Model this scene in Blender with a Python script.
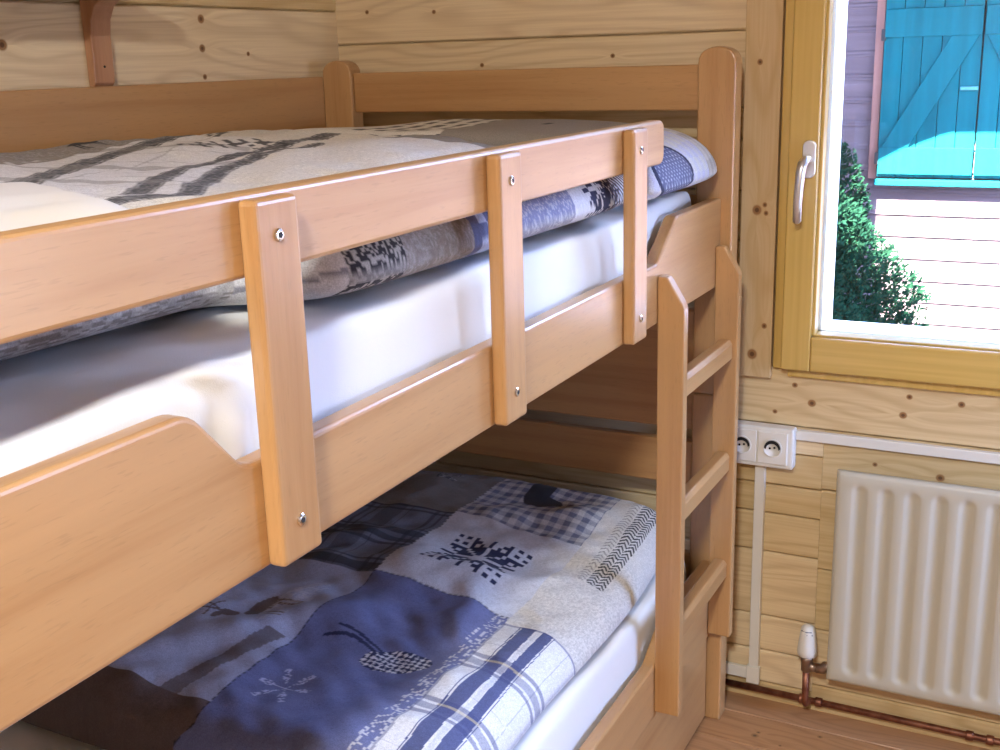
import bpy, math, random
import numpy as np
from mathutils import Vector, Matrix
random.seed(7)
rng = np.random.default_rng(11)
S = bpy.context.scene
for o in list(bpy.data.objects): bpy.data.objects.remove(o)

# ------------------------------------------------------------------ camera, light, exposure
cd = bpy.data.cameras.new('camera'); cam = bpy.data.objects.new('camera', cd)
S.collection.objects.link(cam); S.camera = cam
cam.location = (1.634, -2.35, 1.44)
cam.rotation_euler = tuple(math.radians(a) for a in (74.571, 1.620, 27.093))
cd.sensor_width = 36; cd.lens = 1144.7 / 1000 * 36; cd.clip_start = .02; cd.clip_end = 200

world = bpy.data.worlds.new('sky'); S.world = world; world.use_nodes = True
wn = world.node_tree; wn.nodes.clear()
wo = wn.nodes.new('ShaderNodeOutputWorld'); wb = wn.nodes.new('ShaderNodeBackground')
wb.inputs[0].default_value = (.38, .54, 1.0, 1); wb.inputs[1].default_value = 36.
wn.links.new(wb.outputs[0], wo.inputs[0])

def light(name, kind, loc, energy, color, **k):
    l = bpy.data.lights.new(name, kind); l.energy = energy; l.color = color
    for a, v in k.items(): setattr(l, a, v)
    o = bpy.data.objects.new(name, l); S.collection.objects.link(o); o.location = loc
    return o
sun = light('sun', 'SUN', (1, 0, 6), 190.0, (1, .95, .88), angle=math.radians(.6))
sun.rotation_euler = Vector((0, 1, -1)).to_track_quat('-Z', 'Y').to_euler()
portal = light('window_portal', 'AREA', (1.845, .12, 1.46), 1, (1, 1, 1), shape='RECTANGLE', size=1.6, size_y=1.3)
portal.rotation_euler = (math.radians(-90), 0, 0); portal.data.cycles.is_portal = True
fill_portal = light('window_portal', 'AREA', (3.04, -.45, 1.05), 1, (1, 1, 1), shape='RECTANGLE', size=.9, size_y=1.0)  # portal of the added side window
fill_portal.rotation_euler = (math.radians(90), 0, math.radians(90)); fill_portal.data.cycles.is_portal = True
# the lamp of the ceiling fitting behind the photographer
lamp = light('ceiling_lamp_bulb', 'AREA', (1.6, -3.0, 2.36), 90, (1., .98, .93), shape='DISK', size=.30)
S.view_settings.view_transform = 'Standard'; S.view_settings.look = 'None'
S.view_settings.gamma = 1; S.view_settings.use_curve_mapping = False
S.view_settings.exposure = 0.0

# ------------------------------------------------------------------ node helpers
class NT:
    def __init__(s, name):
        s.m = bpy.data.materials.new(name); s.m.use_nodes = True
        s.t = s.m.node_tree; s.t.nodes.clear()
        s.o = s.t.nodes.new('ShaderNodeOutputMaterial'); s.b = s.t.nodes.new('ShaderNodeBsdfPrincipled')
        s.t.links.new(s.b.outputs[0], s.o.inputs[0])
    def n(s, ty, **k):
        x = s.t.nodes.new('ShaderNode' + ty)
        for a, v in k.items(): setattr(x, a, v)
        return x
    def set(s, sock, v):
        if hasattr(v, 'links') or isinstance(v, bpy.types.NodeSocket): s.t.links.new(v, sock)
        else: sock.default_value = v
    def math(s, op, a, b=0., c=0.):
        x = s.n('Math', operation=op); s.set(x.inputs[0], a); s.set(x.inputs[1], b); s.set(x.inputs[2], c)
        return x.outputs[0]
    def vmath(s, op, a, b=(0, 0, 0)):
        x = s.n('VectorMath', operation=op); s.set(x.inputs[0], a); s.set(x.inputs[1], b)
        return x.outputs[1] if op in ('LENGTH', 'DISTANCE', 'DOT_PRODUCT') else x.outputs[0]
    def mix(s, f, a, b, bt='MIX'):
        x = s.n('Mix', data_type='RGBA', blend_type=bt); s.set(x.inputs[0], f)
        for i, v in ((6, a), (7, b)):
            if isinstance(v, tuple) and len(v) == 3: v = (*v, 1)
            s.set(x.inputs[i], v)
        return x.outputs[2]
    def ramp(s, f, stops, interp='LINEAR'):
        x = s.n('ValToRGB'); s.set(x.inputs[0], f); cr = x.color_ramp; cr.interpolation = interp
        while len(cr.elements) < len(stops): cr.elements.new(.5)
        for e, (p, c) in zip(cr.elements, stops):
            e.position = p; e.color = (*c, 1) if isinstance(c, tuple) else (c, c, c, 1)
        return x.outputs[0]
    def noise(s, v, scale, detail=3, rough=.5, dist=0.):
        x = s.n('TexNoise'); s.set(x.inputs['Vector'], v); x.inputs['Scale'].default_value = scale
        x.inputs['Detail'].default_value = detail; x.inputs['Roughness'].default_value = rough
        x.inputs['Distortion'].default_value = dist
        return x.outputs[0]
    def pos(s): return s.n('NewGeometry').outputs['Position']
    def bump(s, h, st=.2, d=.002):
        x = s.n('Bump'); x.inputs['Strength'].default_value = st; x.inputs['Distance'].default_value = d
        s.set(x.inputs['Height'], h); s.t.links.new(x.outputs[0], s.b.inputs['Normal'])
    def fin(s, col, rough=.5, **k):
        s.set(s.b.inputs['Base Color'], (*col, 1) if isinstance(col, tuple) and len(col) == 3 else col)
        s.set(s.b.inputs['Roughness'], rough)
        for a, v in k.items(): s.set(s.b.inputs[a.replace('_', ' ')], v)
        return s.m

def simple(name, col, rough=.5, **k): return NT(name).fin(col, rough, **k)

def beech(name, axis, base=(.485, .272, .112), var=.22):
    t = NT(name); p = t.pos()
    st = [38., 38., 38.]; st[axis] = 1.6
    v = t.vmath('MULTIPLY', p, tuple(st))
    g = t.noise(v, 1.0, 4, .6, .4)
    st2 = [9., 9., 9.]; st2[axis] = .7
    g2 = t.noise(t.vmath('MULTIPLY', p, tuple(st2)), 1., 2, .5, 1.)
    st3 = [420., 420., 420.]; st3[axis] = 42.       # the short dark flecks of beech
    fl = t.noise(t.vmath('MULTIPLY', p, tuple(st3)), 1., 1, .5)
    d = tuple(c * (1 - var * (1 + .5 * i)) for i, c in enumerate(base))
    l = tuple(min(1, c * (1 + var * .5)) for c in base)
    c = t.ramp(t.math('ADD', t.math('MULTIPLY', g, .55), t.math('MULTIPLY', g2, .45)), [(.32, d), (.52, base), (.7, l)])
    c = t.mix(t.ramp(fl, [(.62, 0.), (.72, .22)]), c, tuple(x * .55 for x in base))
    t.bump(fl, .08, .0006)
    return t.fin(c, t.math('ADD', .30, t.math('MULTIPLY', g, .12)), Specular_IOR_Level=.5, Coat_Weight=.35, Coat_Roughness=.22)

def pine(name, axis, base=(.72, .56, .31), dark=(.48, .31, .13), knots=(), wall=1, tint=True, rough=.55, spread=.12):
    """Pine boards: rings along `axis`, bent around each knot. wall: the normal axis. Knots: (a, z_or_b, radius)."""
    t = NT(name); p = t.pos()
    ax2 = [a for a in (0, 1, 2) if a not in (axis, wall)][0]
    sep = t.n('SeparateXYZ'); t.set(sep.inputs[0], p)
    A, B = sep.outputs[axis], sep.outputs[ax2]
    if tint:
        at = t.n('Attribute', attribute_name='tint'); tv = at.outputs['Fac']
        off = t.math('MULTIPLY', tv, 37.)
    else: tv = .5; off = 0.
    Bk = B; km = None
    for (ka, kb, r) in knots:
        r = r * .8
        da = t.math('SUBTRACT', A, ka); db = t.math('SUBTRACT', B, kb)
        q = t.math('ADD', t.math('MULTIPLY', t.math('MULTIPLY', da, da), .12 / r / r), t.math('MULTIPLY', t.math('MULTIPLY', db, db), .5 / r / r))
        w = t.math('POWER', 2.718, t.math('MULTIPLY', q, -.35))
        Bk = t.math('ADD', Bk, t.math('MULTIPLY', t.math('MULTIPLY', w, t.math('SIGN', db)), r * 1.6))
        q2 = t.math('ADD', t.math('MULTIPLY', t.math('MULTIPLY', da, da), 1 / r / r), t.math('MULTIPLY', t.math('MULTIPLY', db, db), 1.2 / r / r))
        k = t.math('POWER', 2.718, t.math('MULTIPLY', t.math('POWER', q2, 1.5), -1.))
        km = k if km is None else t.math('MAXIMUM', km, k)
    cmb = t.n('CombineXYZ'); t.set(cmb.inputs[0], t.math('MULTIPLY', t.math('ADD', A, off), 1.)); t.set(cmb.inputs[1], Bk); t.set(cmb.inputs[2], off)
    v = cmb.outputs[0]
    big = t.noise(t.vmath('MULTIPLY', v, (1.1, 7., 1.)), 1., 2, .45, .3)
    ph = t.math('ADD', t.math('MULTIPLY', big, 70.), t.math('MULTIPLY', Bk, 150.))
    rings = t.math('MULTIPLY', t.math('ADD', t.math('SINE', ph), 1.), .5)
    rings = t.math('POWER', rings, 3.)
    fine = t.noise(t.vmath('MULTIPLY', v, (4., 220., 1.)), 1., 3, .6)
    c = t.mix(t.math('MULTIPLY', rings, .42), base, dark)
    c = t.mix(t.math('MULTIPLY', t.ramp(fine, [(.4, 0.), (.7, 1.)]), .35), c, dark)
    if tint:
        f = t.math('ADD', 1 - spread, t.math('MULTIPLY', t.n('TexWhiteNoise', noise_dimensions='1D').outputs[0], 0.))
        wn_ = t.n('TexWhiteNoise', noise_dimensions='1D'); t.set(wn_.inputs['W'], off)
        f = t.math('ADD', 1 - spread, t.math('MULTIPLY', wn_.outputs[0], 2 * spread))
        hs = t.n('HueSaturation'); t.set(hs.inputs['Value'], f); t.set(hs.inputs['Color'], c)
        t.set(hs.inputs['Saturation'], t.math('SUBTRACT', 2.05 - spread, f)); c = hs.outputs[0]
    if km is not None:
        c = t.mix(t.ramp(km, [(.12, 0.), (.5, 1.)]), c, (.30, .155, .06))
        c = t.mix(t.ramp(km, [(.8, 0.), (.95, 1.)]), c, (.13, .06, .025))
    t.bump(t.math('ADD', rings, fine), .12, .0008)
    return t.fin(c, rough, Specular_IOR_Level=.35)

B_X, B_Y, B_Z = (beech('beech_grain_%s' % a, i) for i, a in enumerate('xyz'))
M_far = pine('pine_far_wall', 0, knots=[(.386, 1.428, .006), (.70, 1.44, .006), (.087, 1.554, .006), (.267, 1.547, .006), (1.112, .758, .007), (1.149, .722, .010),
    (1.072, .695, .006), (1.343, .757, .007), (1.333, .717, .009), (1.442, .752, .008), (1.284, .603, .006), (1.413, .592, .010)])
M_left = pine('pine_left_wall', 1, wall=0, knots=[(-.967, 1.486, .012), (-.474, 1.535, .011), (-.478, 1.478, .010), (-.478, 1.422, .007), (-.335, 1.466, .006), (-1.35, 1.45, .01)])
M_trim = pine('pine_trim', 2, base=(.62, .47, .27), knots=[(1.127, 1.024, .012), (1.138, 1.040, .006), (1.121, 1.043, .006), (.822, 1.023, .013), (.885, 1.047, .007), (1.42, 1.021, .007)], tint=False)
M_floor = pine('pine_floor', 0, base=(.45, .23, .095), dark=(.27, .12, .045), wall=2, knots=[(1.091, -.155, .010), (1.095, -.140, .006), (1.22, -.102, .007), (1.40, -.20, .012), (1.15, -.17, .005)], rough=.35, spread=.1)
M_ceil = pine('pine_ceiling', 1, wall=2, base=(.62, .46, .27))
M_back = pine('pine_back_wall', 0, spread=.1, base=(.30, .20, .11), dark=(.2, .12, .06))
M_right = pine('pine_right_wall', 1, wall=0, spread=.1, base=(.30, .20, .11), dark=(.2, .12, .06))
M_shelf = beech('bracket_wood', 2, base=(.50, .27, .15))
M_winwood = None
def varnished(axis):
    t = NT('golden_varnished_wood_%d' % axis); p = t.pos(); st = [60.] * 3; st[axis] = 1.5
    g = t.noise(t.vmath('MULTIPLY', p, tuple(st)), 1., 3, .5)
    return t.fin(t.ramp(g, [(.3, (.54, .36, .09)), (.7, (.66, .46, .14))]), .32, Coat_Weight=.3, Coat_Roughness=.2)
W_V, W_H = varnished(2), varnished(0)
M_white = simple('white_plastic', (.74, .73, .68), .35)
M_winwhite = simple('white_painted_reveal', (.86, .87, .87), .4)
M_rad = simple('cream_radiator_enamel', (.52, .495, .41), .38)
M_dark = simple('dark_hole', (.01, .01, .01), .8)
M_chrome = simple('chrome', (.75, .74, .72), .22, Metallic=1.)
M_satin = simple('satin_aluminium', (.74, .76, .80), .38, Metallic=1.)
M_copper = NT('aged_copper')
M_copper = M_copper.fin(M_copper.ramp(M_copper.noise(M_copper.pos(), 40, 3), [(.35, (.22, .09, .06)), (.7, (.42, .20, .13))]), .5, Metallic=1.)
M_lamp = NT('lamp_glass'); M_lamp = M_lamp.fin((.9, .88, .8), .4, Emission_Color=(.97, .98, 1., 1), Emission_Strength=3.)
def cloth(name, col, rough=.9, scale=700., st=.25):
    t = NT(name); p = t.pos()
    w = t.noise(p, scale, 2, .6); b = t.noise(p, 14., 3, .5)
    t.bump(t.math('ADD', w, t.math('MULTIPLY', b, 3.)), st, .0015)
    return t.fin(col, rough, Sheen_Weight=.08, Sheen_Roughness=.5)
M_sheet = cloth('white_sheet', (.80, .80, .79))
M_cover = cloth('white_cover', (.80, .79, .76), scale=400.)
M_mat = cloth('mattress_ticking', (.70, .69, .66))
def printed(name):
    t = NT(name); at = t.n('Attribute', attribute_name='Col'); p = t.pos()
    w = t.noise(t.vmath('MULTIPLY', p, (1., 1., 1.)), 520., 2, .6)
    c = t.mix(1., at.outputs['Color'], t.ramp(w, [(.3, .78), (.7, 1.12)]), 'MULTIPLY')
    t.bump(t.math('ADD', w, t.math('MULTIPLY', t.noise(p, 22., 3, .5), 4.)), .3, .002)
    return t.fin(c, .92, Sheen_Weight=.04)
M_print = printed('patchwork_print')

# ------------------------------------------------------------------ object helpers
def tagp(o, label=None, cat=None, group=None, kind=None):
    if label: o['label'] = label
    if cat: o['category'] = cat
    if group: o['group'] = group
    if kind: o['kind'] = kind
    return o
def world_off(parent):
    v = Vector((0, 0, 0))
    while parent: v += parent.location; parent = parent.parent
    return v
def mesh(name, V, F, mat, parent=None, smooth=False, loc=None, tint=None, col=None, bevel=0, seg=2, mats=None):
    """V in world coordinates; the origin goes to `loc` (default the box centre's foot)."""
    V = np.asarray(V, float)
    if loc is None:
        loc = (V.min(0) + V.max(0)) / 2; loc[2] = V[:, 2].min()
    loc = Vector([float(a) for a in loc])
    me = bpy.data.meshes.new(name)
    me.from_pydata([tuple(v) for v in (V - np.array(loc))], [], [tuple(int(i) for i in f) for f in F]); me.update()
    for m in (mat if isinstance(mat, (list, tuple)) else [mat]): me.materials.append(m)
    if mats is not None: me.polygons.foreach_set('material_index', list(mats))
    if smooth: me.polygons.foreach_set('use_smooth', [True] * len(me.polygons))
    if tint is not None:
        a = me.attributes.new('tint', 'FLOAT', 'FACE'); a.data.foreach_set('value', list(map(float, tint)))
    if col is not None:
        a = me.color_attributes.new('Col', 'FLOAT_COLOR', 'POINT')
        a.data.foreach_set('color', np.hstack([col, np.ones((len(col), 1))]).ravel())
    o = bpy.data.objects.new(name, me); S.collection.objects.link(o)
    o.location = loc - world_off(parent)
    if parent: o.parent = parent
    if bevel:
        b = o.modifiers.new('bevel', 'BEVEL'); b.width = bevel; b.segments = seg; b.limit_method = 'ANGLE'; b.angle_limit = math.radians(35)
        b.harden_normals = False
    return o
def empty(name, loc, label, cat, group=None, kind=None):
    o = bpy.data.objects.new(name, None); S.collection.objects.link(o); o.location = loc; o.empty_display_size = .1
    return tagp(o, label, cat, group, kind)
BF = [(0, 3, 2, 1), (4, 5, 6, 7), (0, 1, 5, 4), (1, 2, 6, 5), (2, 3, 7, 6), (3, 0, 4, 7)]
class MB:
    def __init__(s): s.V = []; s.F = []; s.T = []; s.M = []
    def add(s, V, F, tint=0., m=0):
        n = len(s.V); s.V += [tuple(v) for v in V]; s.F += [tuple(i + n for i in f) for f in F]; s.T += [tint] * len(F); s.M += [m] * len(F)
        return s
    def box(s, x0, x1, y0, y1, z0, z1, tint=0., m=0):
        return s.add([(x0, y0, z0), (x1, y0, z0), (x1, y1, z0), (x0, y1, z0), (x0, y0, z1), (x1, y0, z1), (x1, y1, z1), (x0, y1, z1)], BF, tint, m)
    def prism(s, pts, axis, lo, hi, m=0):
        """pts: outline in the two other axes, in order (x,y,z without `axis`)."""
        n = len(pts); V = []
        for h in (lo, hi):
            for a, b in pts:
                v = [a, b]; v.insert(axis, h); V.append(tuple(v))
        ar = sum(pts[i][0] * pts[(i + 1) % n][1] - pts[(i + 1) % n][0] * pts[i][1] for i in range(n))
        flip = (ar > 0) != (axis == 1)
        lo_f = list(range(n)); hi_f = list(range(n, 2 * n))
        F = [tuple(lo_f[::-1]) if flip else tuple(lo_f), tuple(hi_f) if flip else tuple(hi_f[::-1])]
        for i in range(n):
            j = (i + 1) % n
            F.append((i, j, j + n, i + n) if flip else (i, i + n, j + n, j))
        return s.add(V, F, m=m)
    def tube(s, pts, r, seg=14, cap=True, m=0):
        pts = [Vector(p) for p in pts]; n = len(pts); rr = r if isinstance(r, (list, tuple)) else [r] * n
        base = len(s.V); up = None
        for i, p in enumerate(pts):
            d = ((pts[min(i + 1, n - 1)] - pts[i]).normalized() + (pts[i] - pts[max(i - 1, 0)]).normalized())
            if d.length < 1e-6: d = pts[min(i + 1, n - 1)] - pts[max(i - 1, 0)]
            d.normalize()
            if up is None: up = d.orthogonal().normalized()
            else: up = (up - d * up.dot(d)).normalized()
            w = d.cross(up)
            for k in range(seg):
                a = 2 * math.pi * k / seg; s.V.append(tuple(p + (up * math.cos(a) + w * math.sin(a)) * rr[i]))
        F = [(base + i * seg + k, base + i * seg + (k + 1) % seg, base + (i + 1) * seg + (k + 1) % seg, base + (i + 1) * seg + k) for i in range(n - 1) for k in range(seg)]
        if cap: F += [tuple(base + k for k in range(seg))[::-1], tuple(base + (n - 1) * seg + k for k in range(seg))]
        s.F += F; s.T += [0.] * len(F); s.M += [m] * len(F)
        return s
    def build(s, name, mat, parent=None, bevel=0, smooth=False, seg=2, tint=False, loc=None):
        return mesh(name, s.V, s.F, mat, parent, smooth, loc, s.T if tint else None, None, bevel, seg, s.M if isinstance(mat, (list, tuple)) else None)
def box(name, x0, x1, y0, y1, z0, z1, mat, parent=None, bevel=.0, **k):
    return MB().box(x0, x1, y0, y1, z0, z1).build(name, mat, parent, bevel, **k)
def prism(name, pts, axis, lo, hi, mat, parent=None, bevel=.0, **k):
    return MB().prism(pts, axis, lo, hi).build(name, mat, parent, bevel, **k)
def lathe(mb, c, prof, axis=2, seg=20, m=0):
    """prof: (radius, height) along axis from c."""
    V = []; F = []
    for (r, h) in prof:
        for k in range(seg):
            a = 2 * math.pi * k / seg; v = [r * math.cos(a), r * math.sin(a)]; v.insert(axis, h)
            V.append(tuple(c[i] + v[i] for i in range(3)))
    n = len(prof)
    for i in range(n - 1):
        for k in range(seg):
            q = (i * seg + k, i * seg + (k + 1) % seg, (i + 1) * seg + (k + 1) % seg, (i + 1) * seg + k)
            F.append(q if axis != 1 else q[::-1])
    F.append(tuple(range(seg))[::-1] if axis != 1 else tuple(range(seg)))
    t = tuple((n - 1) * seg + k for k in range(seg)); F.append(t if axis != 1 else t[::-1])
    return mb.add(V, F, m=m)

# ------------------------------------------------------------------ room shell
RX, RY, RZ = 2.9, -3.5, 2.5
WX0, WX1, WZ0, WZ1 = 1.068, 2.62, .797, 2.13      # window opening
g = .0028                                          # half width of the V joint between logs
def planks(mb, x0, x1, zs, y0, y1, plane='y', seed=0):
    """log boards with chamfered edges between consecutive levels zs; inner face at y0, outer y1 (or x)"""
    sgn = -1 if y0 < y1 else 1
    for i in range(len(zs) - 1):
        a, b = zs[i], zs[i + 1]; c = .0045; d = .004
        f = y0; bk = y1
        inn = f + (d if y0 < y1 else -d)
        md = f + (inn - f) * 4; e = .0011
        prof = [(bk, a), (md, a), (md, a + e), (inn, a + e), (f, a + c), (f, b - c), (inn, b - e), (md, b - e), (md, b), (bk, b)]
        ti = (math.sin(seed * 12.9 + i * 78.233 + x0 * 3.1) * 43758.5) % 1
        n = len(mb.F)
        if plane == 'y': mb.prism([(p, z) for p, z in prof], 0, x0, x1)
        else: mb.prism([(p, z) for p, z in prof], 1, x0, x1)
        for k in range(n, len(mb.F)): mb.T[k] = ti
ZL = [-.06, .042, .123, .21, .367, .459, .527, .602, .665, .768]
ZU = [.768, .86, .955, 1.06, 1.164, 1.268, 1.332, 1.482, 1.60, 1.74, 1.88, 2.02, 2.16, 2.33, RZ]
m = MB()
planks(m, -.1, 1.177, ZL[:-1], .0, .12, seed=1)
planks(m, 1.1775, RX + .1, [-.06, .062, .20, .345, .53, .665], .0, .12, seed=2)
planks(m, -.1, RX + .1, [.665, .795], -.002, .12, seed=3)
planks(m, -.1, WX0, [.795] + ZU[1:], .0, .12, seed=4)
planks(m, WX1, RX + .1, [.795] + ZU[1:], .0, .12, seed=5)
planks(m, WX0, WX1, [WZ1, 2.20, RZ], .0, .12, seed=6)
w = m.build('wall_far', M_far, tint=True); tagp(w, kind='structure')
m = MB(); planks(m, RY, 0, [-.06, .11, .25, .39, .53, .67, .81, .95, 1.09, 1.23, 1.372, 1.558, 1.72, 1.88, 2.04, 2.18, 2.34, RZ], 0, -.12, 'x', 7)
tagp(m.build('wall_left', M_left, tint=True), kind='structure')
m = MB(); lv = [-.06] + [i * .1438 for i in range(1, 17)] + [RZ]; A2, B2, C2, D2 = -.80, -.10, .60, 1.50    # opening for the added fill-light window
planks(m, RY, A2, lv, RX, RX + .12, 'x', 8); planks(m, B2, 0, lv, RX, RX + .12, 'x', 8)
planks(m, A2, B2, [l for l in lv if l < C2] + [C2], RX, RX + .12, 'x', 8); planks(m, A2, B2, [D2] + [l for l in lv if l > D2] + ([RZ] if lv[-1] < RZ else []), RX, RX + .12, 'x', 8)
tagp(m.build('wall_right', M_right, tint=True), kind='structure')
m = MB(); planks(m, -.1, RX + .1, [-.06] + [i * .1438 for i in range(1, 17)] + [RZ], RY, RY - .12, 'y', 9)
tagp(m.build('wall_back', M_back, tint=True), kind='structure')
m = MB()
ys = [.10, -.078] + [-.078 - .118 * i for i in range(1, 30)]
for i in range(len(ys) - 1):
    c = .0015
    n = len(m.F); m.prism([(ys[i] - .0004, -.05), (ys[i] - .0004, -.003), (ys[i] - c - .0008, 0.), (ys[i + 1] + c + .0008, 0.), (ys[i + 1] + .0004, -.003), (ys[i + 1] + .0004, -.05)], 0, -.1, RX + .1)
    for k in range(n, len(m.F)): m.T[k] = (i * .618) % 1
tagp(m.build('floor', M_floor, tint=True), kind='structure')
m = MB()
for i in range(24):
    m.box(-.1 + i * .13, -.1 + (i + 1) * .13 - .003, RY - .1, .1, RZ, RZ + .04, tint=(i * .618) % 1)
m.box(-.2, RX + .2, RY - .3, .35, RZ + .04, RZ + .14)
tagp(m.build('ceiling', M_ceil, tint=True), kind='structure')
# board that covers the log ends beside the window
tr = MB(); tr.box(.990, 1.0635, -.020, .0, .772, RZ - .005)
tagp(tr.build('trim_1', M_trim, bevel=.002), kind='structure')

# ------------------------------------------------------------------ window
win = empty('window_1', (WX0, 0, WZ0), 'golden varnished wooden window with white outer reveal and metal handle', 'window', kind='structure')
F0 = -.022   # room face of the fixed frame
m = MB()
m.box(WX0, WX0 + .030, F0, .06, WZ0, WZ1); m.box(WX1 - .03, WX1, F0, .06, WZ0, WZ1)
m.box(WX0 + .030, WX1 - .03, F0, .06, WZ1 - .03, WZ1); m.box(WX0 + .03, WX1 - .03, F0 + .006, .06, WZ0 - .018, WZ0 + .004)
m.build('window_frame', W_V, win, bevel=.003)
sx0, sx1, sz0, sz1 = WX0 + .020, WX1 - .02, WZ0 + .003, WZ1 - .02      # sash outline
sw = .060
sash = MB()
y0, y1 = -.040, -.012
def stile(mb, x0, x1, z0, z1, vert):   # moulded room side: flat with a stepped bead
    mb.box(x0, x1, y0, .03, z0, z1)
stile(sash, sx0, sx0 + sw, sz0, sz1, True); stile(sash, sx1 - sw, sx1, sz0, sz1, True)
so = sash.build('sash', W_V, win, bevel=.004, seg=3)
m = MB(); m.box(sx0 + sw, sx1 - sw, y0 + .0005, .03, sz0, sz0 + .073); m.box(sx0 + sw, sx1 - sw, y0 + .0005, .03, sz1 - .073, sz1)
m.build('sash_rail', W_H, win, bevel=.004, seg=3)
gx0, gx1, gz0, gz1 = sx0 + sw, sx1 - sw, sz0 + .073, sz1 - .073
m = MB()   # sloping glazing bead, room side
m.box(gx0, gx0 + .006, -.030, .004, gz0, gz1); m.box(gx1 - .006, gx1, -.03, .004, gz0, gz1)
m.box(1.80, 1.89, -.041, .03, gz0, gz1); m.box(gx0, gx1, -.030, .004, gz0, gz0 + .005); m.box(gx0, gx1, -.03, .004, gz1 - .005, gz1)
m.build('glazing_bead', W_V, win, bevel=.0015)
m = MB()   # outside: white painted frame and sill
m.box(gx0 - .03, gx0 + .012, .012, .115, gz0 - .02, gz1 + .02); m.box(gx1 - .012, gx1 + .03, .012, .115, gz0 - .02, gz1 + .02)
m.box(gx0 - .03, gx1 + .03, .012, .105, gz0 - .06, gz0 + .008); m.box(gx0 - .03, gx1 + .03, .012, .115, gz1 - .008, gz1 + .04)
m.build('outer_reveal', M_winwhite, win, bevel=.002)
t = NT('window_glass'); t.t.nodes.remove(t.b)
tr_ = t.n('BsdfTransparent'); tr_.inputs[0].default_value = (.97, .985, .98, 1); gl = t.n('BsdfGlossy'); gl.inputs['Roughness'].default_value = .02
fr = t.n('Fresnel'); fr.inputs[0].default_value = 1.35
mx = t.n('MixShader'); t.set(mx.inputs[0], fr.outputs[0]); t.set(mx.inputs[1], tr_.outputs[0]); t.set(mx.inputs[2], gl.outputs[0])
t.t.links.new(mx.outputs[0], t.o.inputs[0])
box('pane', gx0 + .001, gx1 - .001, .005, .009, gz0 + .001, gz1 - .001, t.m, win)
fill_win = empty('fill_window', (RX, (A2 + B2) / 2, C2), 'unseen window added in the side wall for bluish fill light', 'window', kind='structure')  # unseen side window, added to let bluish fill light onto the lower bunk
m = MB()
for (a, b, c_, d_) in ((A2, A2 + .06, C2, D2), (B2 - .06, B2, C2, D2), (A2 + .06, B2 - .06, C2, C2 + .06), (A2 + .06, B2 - .06, D2 - .06, D2)): m.box(RX - .03, RX + .05, a, b, c_, d_)
m.build('window_frame', W_V, fill_win, bevel=.003)
box('pane', RX + .005, RX + .009, A2 + .061, B2 - .061, C2 + .061, D2 - .061, t.m, fill_win)
# handle: rosette, neck and hanging lever
hx, hz = 1.131, 1.233
hy = -.040
m = MB()
ro = [(hx + .013 * math.cos(a) * (1), hz + (.024 if math.sin(a) > 0 else -.024) + .013 * math.sin(a)) for a in [2 * math.pi * k / 24 for k in range(24)]]
m.prism(ro, 1, hy - .009, hy)
hr = m.build('handle', M_satin, win, bevel=.002, seg=3)
m = MB(); m.tube([(hx - .001, hy - .008, hz), (hx - .001, hy - .034, hz + .001), (hx - .004, hy - .044, hz - .006), (hx - .006, hy - .047, hz - .02), (hx - .008, hy - .048, hz - .05), (hx - .010, hy - .046, hz - .085), (hx - .011, hy - .040, hz - .117), (hx - .011, hy - .038, hz - .121)],
                 [.008, .0085, .0095, .0095, .0088, .0085, .0085, .005], 16)
m.build('lever', M_satin, hr, smooth=True)

# ------------------------------------------------------------------ bunk bed
bed = empty('bunk_bed', (.5, -1.1, 0), 'beech wood bunk bed with bolted guard rail in the corner', 'bunk bed')
PX = [(.041, .118), (.928, 1.004)]; PY = [(-.130, -.085), (-2.20, -2.155)]
def post(x0, x1, y0, y1, top):
    pts = [(x0, 0.), (x1, 0.), (x1, top - .032)]
    for k in range(1, 12):
        a = math.pi * k / 12; pts.append(((x0 + x1) / 2 + (x1 - x0) / 2 * math.cos(a), top - .032 + .032 * math.sin(a) ** .8))
    pts.append((x0, top - .032))
    m = MB(); m.prism([(a, b) for a, b in pts if b <= 0 or b > .757] + [], 1, y0, y1)
    # split at the joint between lower and upper bunk
    low = MB(); low.box(x0, x1, y0, y1, 0, .7545); up = MB(); up.prism([(x0, .7565), (x1, .7565)] + pts[2:], 1, y0, y1)
    low.V += []; n = len(low.V); low.F += [tuple(i + n for i in f) for f in up.F]; low.V += up.V; low.T += up.T; low.M += up.M
    return low.build('post', B_Z, bed, bevel=.004, seg=3)
for (x0, x1) in PX:
    for (a, b) in PY: post(x0, x1, a, b, 1.452 if x0 > .5 else 1.447)
YF, YN = PY[0][0], PY[1][1]           # boards run between the post faces
XI, XO = .957, .982                   # side boards towards the room
def side_profile(zb, zl, zh, ylo_far=(-.506, -.403), ylo_near=(-1.598, -1.660)):
    def rc(p0, p1, p2, r, n=5):       # rounded corner at p1
        a = (Vector(p0) - Vector(p1)).normalized() * r; b = (Vector(p2) - Vector(p1)).normalized() * r; P = Vector(p1)
        return [tuple((P + a) * (1 - t) ** 2 + P * 2 * t * (1 - t) + (P + b) * t * t) for t in [k / n for k in range(n + 1)]]
    c = [(YN, zb), (YF, zb), (YF, zh), (ylo_far[1], zh), (ylo_far[0], zl), (ylo_near[0], zl), (ylo_near[1], zh), (YN, zh)]
    out = c[:3]
    for i in (3, 4, 5, 6): out += rc(c[i - 1], c[i], c[i + 1], .007 if i < 5 else .018)
    return out + [c[7]]
up_side = prism('side_board', side_profile(.988, 1.094, 1.163), 0, XI, XO, B_Y, bed, bevel=.005, seg=3)
prism('side_board', side_profile(.215, .325, .385), 0, XI, XO, B_Y, bed, bevel=.005, seg=3)
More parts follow.
